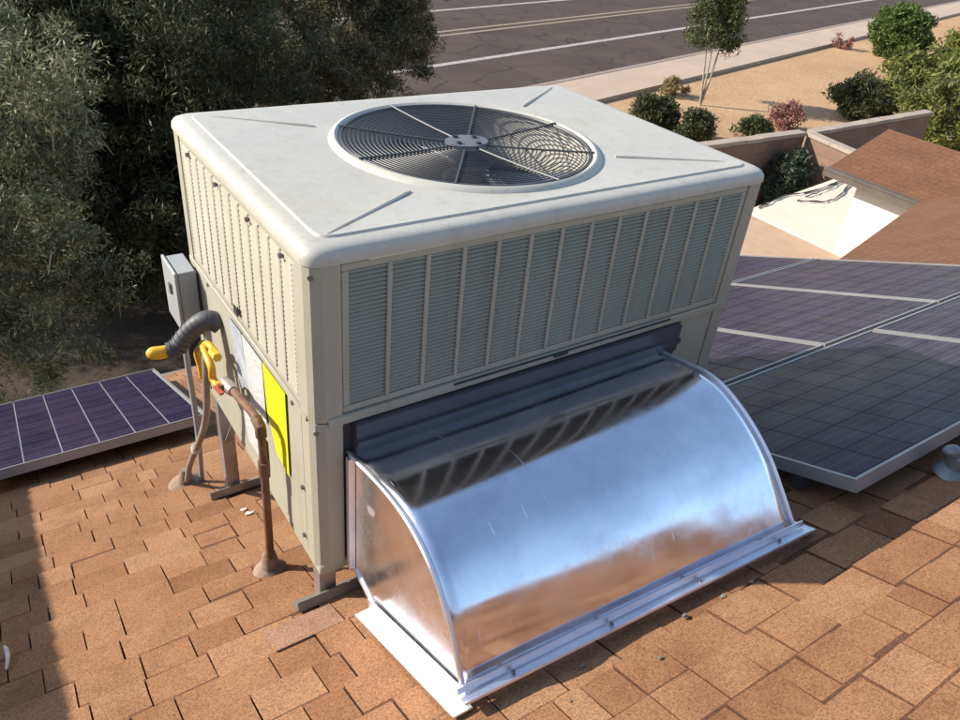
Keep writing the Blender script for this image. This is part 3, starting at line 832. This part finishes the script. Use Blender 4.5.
# waist strip under the guards, lower panels
b = MB(); b.box((.030, -.004, ZS - .012), (W - .030, .010, ZS + .010)); obj('waist_strip', b, 'paint', U, bevel=.002, seg=1)
b = MB(); b.box((.32, -.0065, ZS + .004), (.98, -.0045, ZS + .009)); b.box((.595, -.009, ZS - .002), (.635, -.0066, ZS + .008)); obj('drain_slot', b, 'black', U)
b = MB(); b.box((-.003, .030, ZS - .006), (.010, D - .030, ZS + .010)); obj('waist_strip', b, 'paint', U, bevel=.002, seg=1)
b = MB(); b.box((-.006, .418, ZS + .030), (-.0035, .446, ZS + .050)); obj('drain_slot', b, 'black', U)
# lower left side: service panel and blower panel
b = MB(); b.box((.002, .090, -H + .012), (.012, D - .064, ZS - .008)); sp = obj('service_panel', b, 'paint', U, bevel=.002, seg=1)
b = MB(); b.box((.000, .064, -H + .012), (.011, .086, ZS - .008)); obj('seam_strip', b, 'paint', U)
b = MB(); b.box((1.035, .002, -H + .012), (W - .064, .012, ZS - .014)); obj('front_panel', b, 'paint', U, bevel=.002, seg=1)
b = MB(); b.box((.064, .012, -H + .012), (1.033, .020, ZS - .014)); obj('duct_opening', b, 'interior', U)
b = MB(); b.box((W - .014, .064, -H + .012), (W - .003, D - .064, ZS - .008)); obj('side_panel', b, 'paint', U)
b = MB(); b.box((.064, D - .014, -H + .012), (W - .064, D - .003, ZS - .008)); obj('side_panel', b, 'paint', U)
b = MB(); b.box((.004, .004, -H - .022), (W - .004, D - .004, -H + .010)); obj('base_rail', b, 'paint', U, bevel=.004, seg=1)
b = MB(); b.box((.03, .05, ZS - .03), (W - .03, D - .03, ZS - .016)); obj('inner_deck', b, 'interior', U)
# screws on the sunny side
for (y, z) in [(.71, -.022), (.50, -.020), (.30, -.021), (.12, -.02), (.66, ZS - .004), (.10, ZS - .004), (.07, -.55), (.075, -.70)]:
    obj('screw', MB().tube([(.000, y, z), (-.006, y, z)], .0055, 8), 'screw', U)
# labels on the service panel
def plate(name, poly, m, label, x=-.0015):
    b = MB(); b.prism([(x, y, z) for y, z in poly], (-.0012, 0, 0)); o = obj(name, b, m, sp); o['label'] = label
plate('foil_sticker', [(.51, -.355), (.42, -.352), (.395, -.50), (.47, -.54)], 'foil', 'crinkled silver foil sticker')
plate('white_label', [(.415, -.352), (.282, -.350), (.282, -.525), (.39, -.54)], 'white_label', 'white paper data label')
plate('yellow_label', [(.278, -.349), (.145, -.348), (.150, -.585), (.225, -.57), (.270, -.48)], 'yellow_label', 'bright yellow energy label')
plate('white_label', [(.46, -.60), (.30, -.59), (.30, -.68), (.44, -.69)], 'white_label', 'lower white paper label')

# fan under the grille
fan = obj('fan_hub', MB().lathe((FX, FY, -.055), [(.035, -.035), (.055, -.03), (.055, .012), (.03, .02)], 24), 'hub', U, smooth=True)
for k in range(3):
    a0 = R(62 + 120 * k); vs = []; fs = []; nr, na = 6, 9
    for i in range(nr):
        rr = .05 + (.285 - .05) * i / (nr - 1); span = R(40 + 22 * i / (nr - 1))
        for j in range(na):
            t_ = j / (na - 1) - .5; a = a0 + span * t_ + .15 * i / nr
            vs.append((FX + rr*math.cos(a), FY + rr*math.sin(a), -.062 + .075 * t_ * (1 - .25*i/nr) - .012 * (1 - 4*t_*t_)))
    for i in range(nr - 1):
        for j in range(na - 1): fs.append((i*na + j, (i+1)*na + j, (i+1)*na + j + 1, i*na + j + 1))
    b = MB(); b.add(vs, fs); o = obj('fan_blade', b, 'blade', fan, smooth=True)
    s = o.modifiers.new('thick', 'SOLIDIFY'); s.thickness = .003
obj('fan_motor', MB().lathe((FX, FY, -.24), [(.06, 0), (.075, .01), (.075, .11), (.03, .14), (.02, .16)], 24), 'interior', U, smooth=True)
# wire guard
gr = obj('fan_grille', MB().tube([(FX + .303*math.cos(2*math.pi*k/72), FY + .303*math.sin(2*math.pi*k/72), .043) for k in range(72)], .004, 6, closed=True), 'wire', U, smooth=True)
def dome(r): return .043 - .010 * (1 - (r/.303)**2)
for i in range(23):
    rr = .052 + (.294 - .052) * i / 22
    obj('ring_wire', MB().tube([(FX + rr*math.cos(2*math.pi*k/64), FY + rr*math.sin(2*math.pi*k/64), dome(rr)) for k in range(64)], .0015, 5, closed=True), 'wire', gr, smooth=True)
for k in range(8):
    a = R(8 + 45 * k)
    obj('spoke_wire', MB().tube([(FX + rr*math.cos(a), FY + rr*math.sin(a), dome(rr) + .004) for rr in (.03, .12, .21, .28, .312)], .0024, 6), 'wire', gr, smooth=True)
pl = obj('centre_plate', MB().prism([(FX + .050*math.cos(R(t)) * (1.12 if abs(math.cos(R(t))) > .5 else 1), FY + .044*math.sin(R(t)), .040) for t in range(0, 360, 15)], (0, 0, .004)), 'hub', gr)
for a in (25, 115, 205, 295):
    obj('bolt', MB().tube([(FX + .034*math.cos(R(a)), FY + .034*math.sin(R(a)), .042), (FX + .034*math.cos(R(a)), FY + .034*math.sin(R(a)), .049)], .0065, 8), 'black', pl)

# ------------------------------------------------------------------ stand under the unit
st = empty('unit_stand', (W/2, D/2, rz(D/2)))
for (x, y, m, m2) in ((.022, .03, 'stand_steel', 'brown_rail'), (.030, .80, 'stand_steel', 'stand_steel'), (W - .03, .03, 'stand_steel', 'stand_steel'), (W - .03, .80, 'stand_steel', 'stand_steel')):
    b = MB(); zb = rz(y) + .02; zt = -H - .022
    b.box((x - .018, y - .018, zb), (x - .014, y + .018, zt)); b.box((x - .014, y - .018, zb), (x + .022, y - .014, zt)); obj('leg', b, m, st)
    b = MB(); xa, xb = (x - .078, x + .11) if x < .5 else (x - .1, x + .07)
    b.bar(rp(xa, y - .025, .021), rp(xb, y - .025, .021), .045, .006, NO); b.bar(rp(xa, y - .045, .030), rp(xb, y - .045, .030), .006, .024, NO); obj('foot_rail', b, m2, st)
b = MB(); b.bar((.032, .80, -.98), (.032, .66, -H - .03), .004, .024, (1, 0, 0)); obj('brace', b, 'stand_steel', st)
tag(st, 'steel angle legs and feet carrying the unit above the shingles', 'stand')

# ------------------------------------------------------------------ curved galvanised duct
PL = [(.006, -.433), (-.05, -.424), (-.1, -.414), (-.18, -.404), (-.257, -.409), (-.333, -.440), (-.392, -.498), (-.434, -.561), (-.467, -.630), (-.485, -.664)]
PR = [(.006, -.430), (-.05, -.421), (-.1, -.411), (-.17, -.402), (-.237, -.412), (-.32, -.450), (-.39, -.500), (-.445, -.556), (-.498, -.615), (-.528, -.650)]
XA, XB = .075, .972
dL = [Vector((0, y, z)) for y, z in wob([(y, z, 0) for y, z in PL], 8) and [(p.x, p.y) for p in wob([(y, z, 0) for y, z in PL], 8)]]
dR = [Vector((0, p.x, p.y)) for p in wob([(y, z, 0) for y, z in PR], 8)]
du = empty('duct_elbow', (.52, -.25, rz(-.25)))
nc, ns = len(dL), 28
vs, fs = [], []
for i in range(ns + 1):
    f = i / ns; sm = f
    for k in range(nc):
        p = dL[k].lerp(dR[k], sm); dent = .0028 * math.sin(3.1*f*math.pi + k*.05) * math.sin(math.pi * f) * math.sin(math.pi * k / (nc - 1))
        q = dL[min(k+1, nc-1)] - dL[max(k-1, 0)]; nr_ = Vector((0, q.z, -q.y)).normalized()
        p = p + nr_ * dent
        vs.append((XA + (XB - XA) * f, p.y, p.z))
for i in range(ns):
    for k in range(nc - 1): fs.append((i*nc + k, i*nc + k + 1, (i+1)*nc + k + 1, (i+1)*nc + k))
b = MB(); b.add(vs, [f[::-1] for f in fs]); cv = obj('curved_cover', b, 'galv', du, smooth=True)
s = cv.modifiers.new('thick', 'SOLIDIFY'); s.thickness = .0015; s.offset = -1
def endpanel(x, prof, t):
    poly = [(x, p.y, p.z - .003) for p in prof] + [(x, prof[-1].y + .004, rz(prof[-1].y) + .016), (x, -.125, rz(-.125) + .016), (x, .000, -.752)]
    if t < 0: poly = poly[::-1]
    return obj('end_panel', MB().prism(poly, (t, 0, 0)), 'galv_dull', du)
e1 = endpanel(XA + .004, dL, .003); e1['label'] = 'flat triangular end sheet mirroring the shingles'
e2 = endpanel(XB - .004, dR, -.003)
for x, prof in ((XA, dL), (XB, dR)):
    b = MB(); b.tube([(x, p.y, p.z + .001) for p in prof], .0052, 6); obj('seam_edge', b, 'flange', du, smooth=True)
b = MB(); b.box((XA - .012, -.022, -.756), (XA + .003, -.010, -.430)); obj('back_flange', b, 'flange', du)
b = MB(); b.bar((XA + .002, -.008, -.760), (XA + .002, -.125, rz(-.125) + .022), .010, .004, (1, 0, 0)); obj('throat_edge', b, 'flange', du)
b = MB(); b.add([(XA + .01, 0, -.755), (XB - .01, 0, -.755), (XB - .01, -.125, rz(-.125) + .016), (XA + .01, -.125, rz(-.125) + .016)], [(0, 1, 2, 3)]); obj('throat_panel', b, 'galv_dull', du)
# collar on the unit
b = MB(); b.box((.085, -.016, -.432), (1.02, .011, ZS - .016)); cl = obj('collar', b, 'collar', du)
b = MB(); b.box((.085, -.024, -.405), (1.02, -.017, -.392)); obj('collar_seam', b, 'collar', cl)
# base flanges
b = MB(); b.bar(rp(XA - .022, -.120, .024), rp(XA - .020, -.512, .024), .040, .004, NO); b.bar(rp(XA - .004, -.120, .036), rp(XA - .002, -.50, .036), .004, .026, NO); obj('base_flange', b, 'flange', du)
fl0, fl1 = rp(XA - .018, -.508, .046), rp(XB + .006, -.549, .038)
b = MB(); b.bar(fl0, fl1, .024, .004, NO); b.bar(fl0 + Vector((0, -.0115, .004)), fl1 + Vector((0, -.0115, .004)), .003, .005, NO); b.bar(fl0 + NO*.008 + Vector((0, .011, 0)), fl1 + NO*.008 + Vector((0, .011, 0)), .004, .013, NO); obj('base_flange', b, 'flange', du)
b = MB(); b.bar(rp(XB + .018, -.12, .024), rp(XB + .022, -.55, .024), .036, .004, NO); obj('base_flange', b, 'flange', du)
for f in (.12, .37, .63, .9):
    p = fl0.lerp(fl1, f) + NO * .003; obj('screw', MB().tube([p - NO*.002, p + NO*.005], .0042, 8), 'screw', du)
obj('screw', MB().tube([(.945, -.150, -.404), (.945, -.150, -.394)], .008, 8), 'screw', du)
# curb skirt closing the gap below the flange
b = MB(); b.bar(rp(XA + .01, -.478, .027), rp(XB - .01, -.518, .022), .01, .036, NO); obj('curb_edge', b, 'galv_dull', du)
tag(du, 'shiny galvanised sheet metal duct elbow curving down onto the roof', 'duct')

# ------------------------------------------------------------------ electrical box, pipes, fittings on the sunny side
bx_ = empty('disconnect_box', (-.03, .82, -.44))
b = MB(); b.box((-.052, .762, -.53), (-.004, .882, -.350)); obj('box_body', b, 'box_grey', bx_, bevel=.004)
b = MB(); b.box((-.062, .757, -.525), (-.053, .887, -.346)); cvr = obj('cover', b, 'box_grey', bx_, bevel=.004)
b = MB(); b.box((-.068, .800, -.425), (-.0625, .815, -.395)); obj('latch', b, 'screw', cvr)
b = MB(); b.tube(wob([(-.035, .875, -.53), (-.035, .88, -.70), (-.03, .90, -.95), (-.03, .95, rz(.95) + .02)], 6), .009, 8); obj('conduit', b, 'box_grey', bx_, smooth=True)
tag(bx_, 'small grey electrical disconnect box on the far left corner of the unit', 'electrical box')

wh = empty('flexible_conduit', (-.06, .62, -.44))
pth = wob([(.0, .60, -.43), (-.02, .61, -.415), (-.048, .62, -.425), (-.078, .63, -.455), (-.105, .635, -.489), (-.128, .64, -.496)], 6)
b = MB(); b.tube(pth, [.026 - .006 * abs(k/(len(pth)-1) - .3) for k in range(len(pth))], 12); obj('sleeve', b, 'dark_grey', wh, smooth=True)
b = MB()
for k in range(3, len(pth) - 2, 2): b.tube([pth[k] - (pth[k+1]-pth[k])*.15, pth[k] + (pth[k+1]-pth[k])*.15], .0262, 12)
obj('sleeve_ridges', b, 'dark_grey', wh, smooth=True)
b = MB(); b.tube(wob([(-.124, .64, -.496), (-.145, .642, -.497), (-.165, .645, -.495), (-.178, .646, -.492)], 4), [.014, .0155, .0165, .017, .017, .0172, .017, .0165, .016, .0145, .012, .008, .003], 12); obj('yellow_end', b, 'yellow', wh, smooth=True)
tag(wh, 'short dark grey flexible sleeve with a yellow end beside the electrical box', 'conduit')

yg = empty('gas_connector', (-.06, .52, -.50))
b = MB(); b.tube(wob([(-.052, .640, -.600), (-.055, .630, -.560), (-.058, .635, -.520), (-.050, .610, -.485), (-.045, .56, -.452), (-.042, .52, -.450)], 8), .0085, 10); obj('yellow_hose', b, 'yellow', yg, smooth=True)
b = MB(); b.tube(wob([(-.050, .60, -.470), (-.055, .55, -.475), (-.056, .51, -.49), (-.055, .515, -.525), (-.05, .48, -.535)], 8), .0095, 10); obj('yellow_hose', b, 'yellow', yg, smooth=True)
b = MB(); b.tube([(-.045, .525, -.452), (-.045, .485, -.448)], .012, 6); obj('brass_nut', b, 'yellow', yg)
b = MB(); b.tube([(-.05, .49, -.532), (-.045, .455, -.520)], .013, 6); obj('brass_nut', b, 'yellow', yg)
tag(yg, 'yellow coated flexible gas connector looped at the end of the rusty pipe', 'gas connector')

gp_ = empty('gas_pipe', (-.041, .212, rz(.212)))
b = MB(); b.tube(wob([(-.041, .222, rz(.222) + .02), (-.041, .212, -.75), (-.041, .205, -.56)], 4), .0100, 12); obj('riser', b, 'rust', gp_, smooth=True)
b = MB(); b.tube([(-.041, .206, -.61), (-.041, .205, -.565)], .0135, 12); obj('coupling', b, 'rust', gp_, smooth=True)
b = MB(); b.tube(wob([(-.041, .205, -.565), (-.041, .204, -.50), (-.041, .207, -.468), (-.041, .235, -.458), (-.041, .30, -.470)], 6), .0095, 12); obj('elbow', b, 'rust', gp_, smooth=True)
b = MB(); b.tube([(-.041, .205, -.492), (-.041, .207, -.468), (-.041, .232, -.459)], .0130, 12); obj('elbow_collar', b, 'rust', gp_, smooth=True)
b = MB(); b.tube([(-.041, .30, -.470), (-.041, .395, -.490)], .0095, 12); obj('cross_pipe', b, 'rust', gp_, smooth=True)
b = MB(); b.tube([(-.041, .390, -.489), (-.041, .405, -.492), (-.041, .430, -.497), (-.041, .462, -.503)], [.013, .016, .016, .012], 12); vl = obj('valve', b, 'valve', gp_, smooth=True)
b = MB(); b.tube([(-.060, .425, -.494), (-.068, .425, -.494)], .012, 12); b.bar((-.070, .44, -.497), (-.070, .385, -.484), .005, .010, (1, 0, 0)); obj('handle', b, 'red', vl)
b = MB(); b.lathe(rp(-.041, .224, .008), [(.044, 0), (.038, .008), (.024, .020), (.019, .05), (.013, .075)], 20); obj('roof_boot', b, 'boot', gp_, smooth=True)
tag(gp_, 'rusty brown gas pipe rising from the roof and bending along the unit', 'pipe')

cp = empty('condensate_pipe', (-.075, .975, rz(.975)))
b = MB(); b.tube(wob([(-.075, .975, rz(.975) + .01), (-.075, .93, -1.17), (-.075, .85, -1.05), (-.075, .64, -.79), (-.072, .56, -.66), (-.066, .545, -.56), (-.055, .56, -.48)], 6), .0095, 10); obj('pipe', b, 'pvc', cp, smooth=True)
b = MB(); b.lathe(rp(-.075, .975, .008), [(.060, 0), (.052, .01), (.030, .022), (.020, .05), (.013, .07)], 20); obj('roof_boot', b, 'boot', cp, smooth=True)
b = MB(); b.tube([(-.075, .745, -.925), (-.075, .735, -.90)], .014, 10); obj('coupling', b, 'scrap', cp, smooth=True)
tag(cp, 'thin bent grey pipe entering the roof beside the left solar panel', 'pipe')

# ------------------------------------------------------------------ small things on the shingles
def scrap(label, pos, s, seed, m='scrap', name='paper_scrap', cat='scrap', group=None, flat=.25):
    g = random.Random(seed); n = 7; vs = []
    for k in range(n):
        a = 2*math.pi*k/n; r = s * g.uniform(.55, 1.1); vs.append((r*math.cos(a)*1.4, r*math.sin(a), g.uniform(0, s*flat)))
    b = MB(); c = rp(pos[0], pos[1], .014)
    top = [c + Rm @ (Vector(v) + Vector((0, 0, s*flat))) for v in vs]; bot = [c + Rm @ Vector((v[0], v[1], 0)) for v in vs]
    b.add(bot + top + [c + NO * s * flat * 2.2], [tuple(range(n))[::-1]] + [(i, (i+1) % n, n + (i+1) % n, n + i) for i in range(n)] + [(n + i, n + (i+1) % n, 2*n) for i in range(n)])
    return tag(obj(name, b, m), label, cat, group)
scrap('white scrap on the shingles beside the gas pipe, the farther of two', (.012, .615), .009, 1, group='white scraps by the gas pipe')
scrap('white scrap on the shingles beside the gas pipe, the nearer of two', (.018, .575), .011, 2, group='white scraps by the gas pipe')
b = MB(); b.tube(wob([rp(-.632, .22, .02), rp(-.626, .25, .030), rp(-.627, .28, .034), rp(-.632, .31, .028)], 6), [.002 + .003*math.sin(k/18*math.pi) for k in range(19)], 6)
tag(obj('curled_strip', b, 'scrap', smooth=True), 'pale curled strip lying in the shadow at the left edge', 'scrap')
for i, (x, y, s, lab) in enumerate([(.30, -.545, .008, 'small pebble by the duct flange, nearest the bottom left corner of the duct'), (.553, -.566, .010, 'grey pebble just below the middle of the duct flange'),
        (.66, -.572, .011, 'largest grey pebble below the flange, right of its middle'), (.745, -.577, .009, 'small grey pebble below the flange, nearest its right end'), (.42, -.62, .008, 'tiny pale pebble on sunlit shingles before the duct'),
        (.22, -.60, .006, 'tiny pale pebble on sunlit shingles at the bottom of the picture')]):
    scrap(lab, (x, y), s * .6, 20 + i, 'pebble', 'pebble', 'pebble', 'pebbles in front of the duct', .5)
vt = empty('roof_vent', rp(1.515, -.60, 0))
b = MB(); b.lathe(rp(1.515, -.602, .012), [(.05, 0), (.042, .01), (.022, .02), (.019, .05)], 16); obj('vent_base', b, 'vent', vt, smooth=True)
b = MB(); b.tube(wob([rp(1.515, -.602, .04), rp(1.512, -.60, .07), rp(1.508, -.598, .088)], 4), [.017, .017, .017, .018, .021, .022, .021, .017, .010], 12); obj('vent_cap', b, 'vent', vt, smooth=True)
tag(vt, 'small silvery vent fitting at the right edge below the solar panel', 'vent')
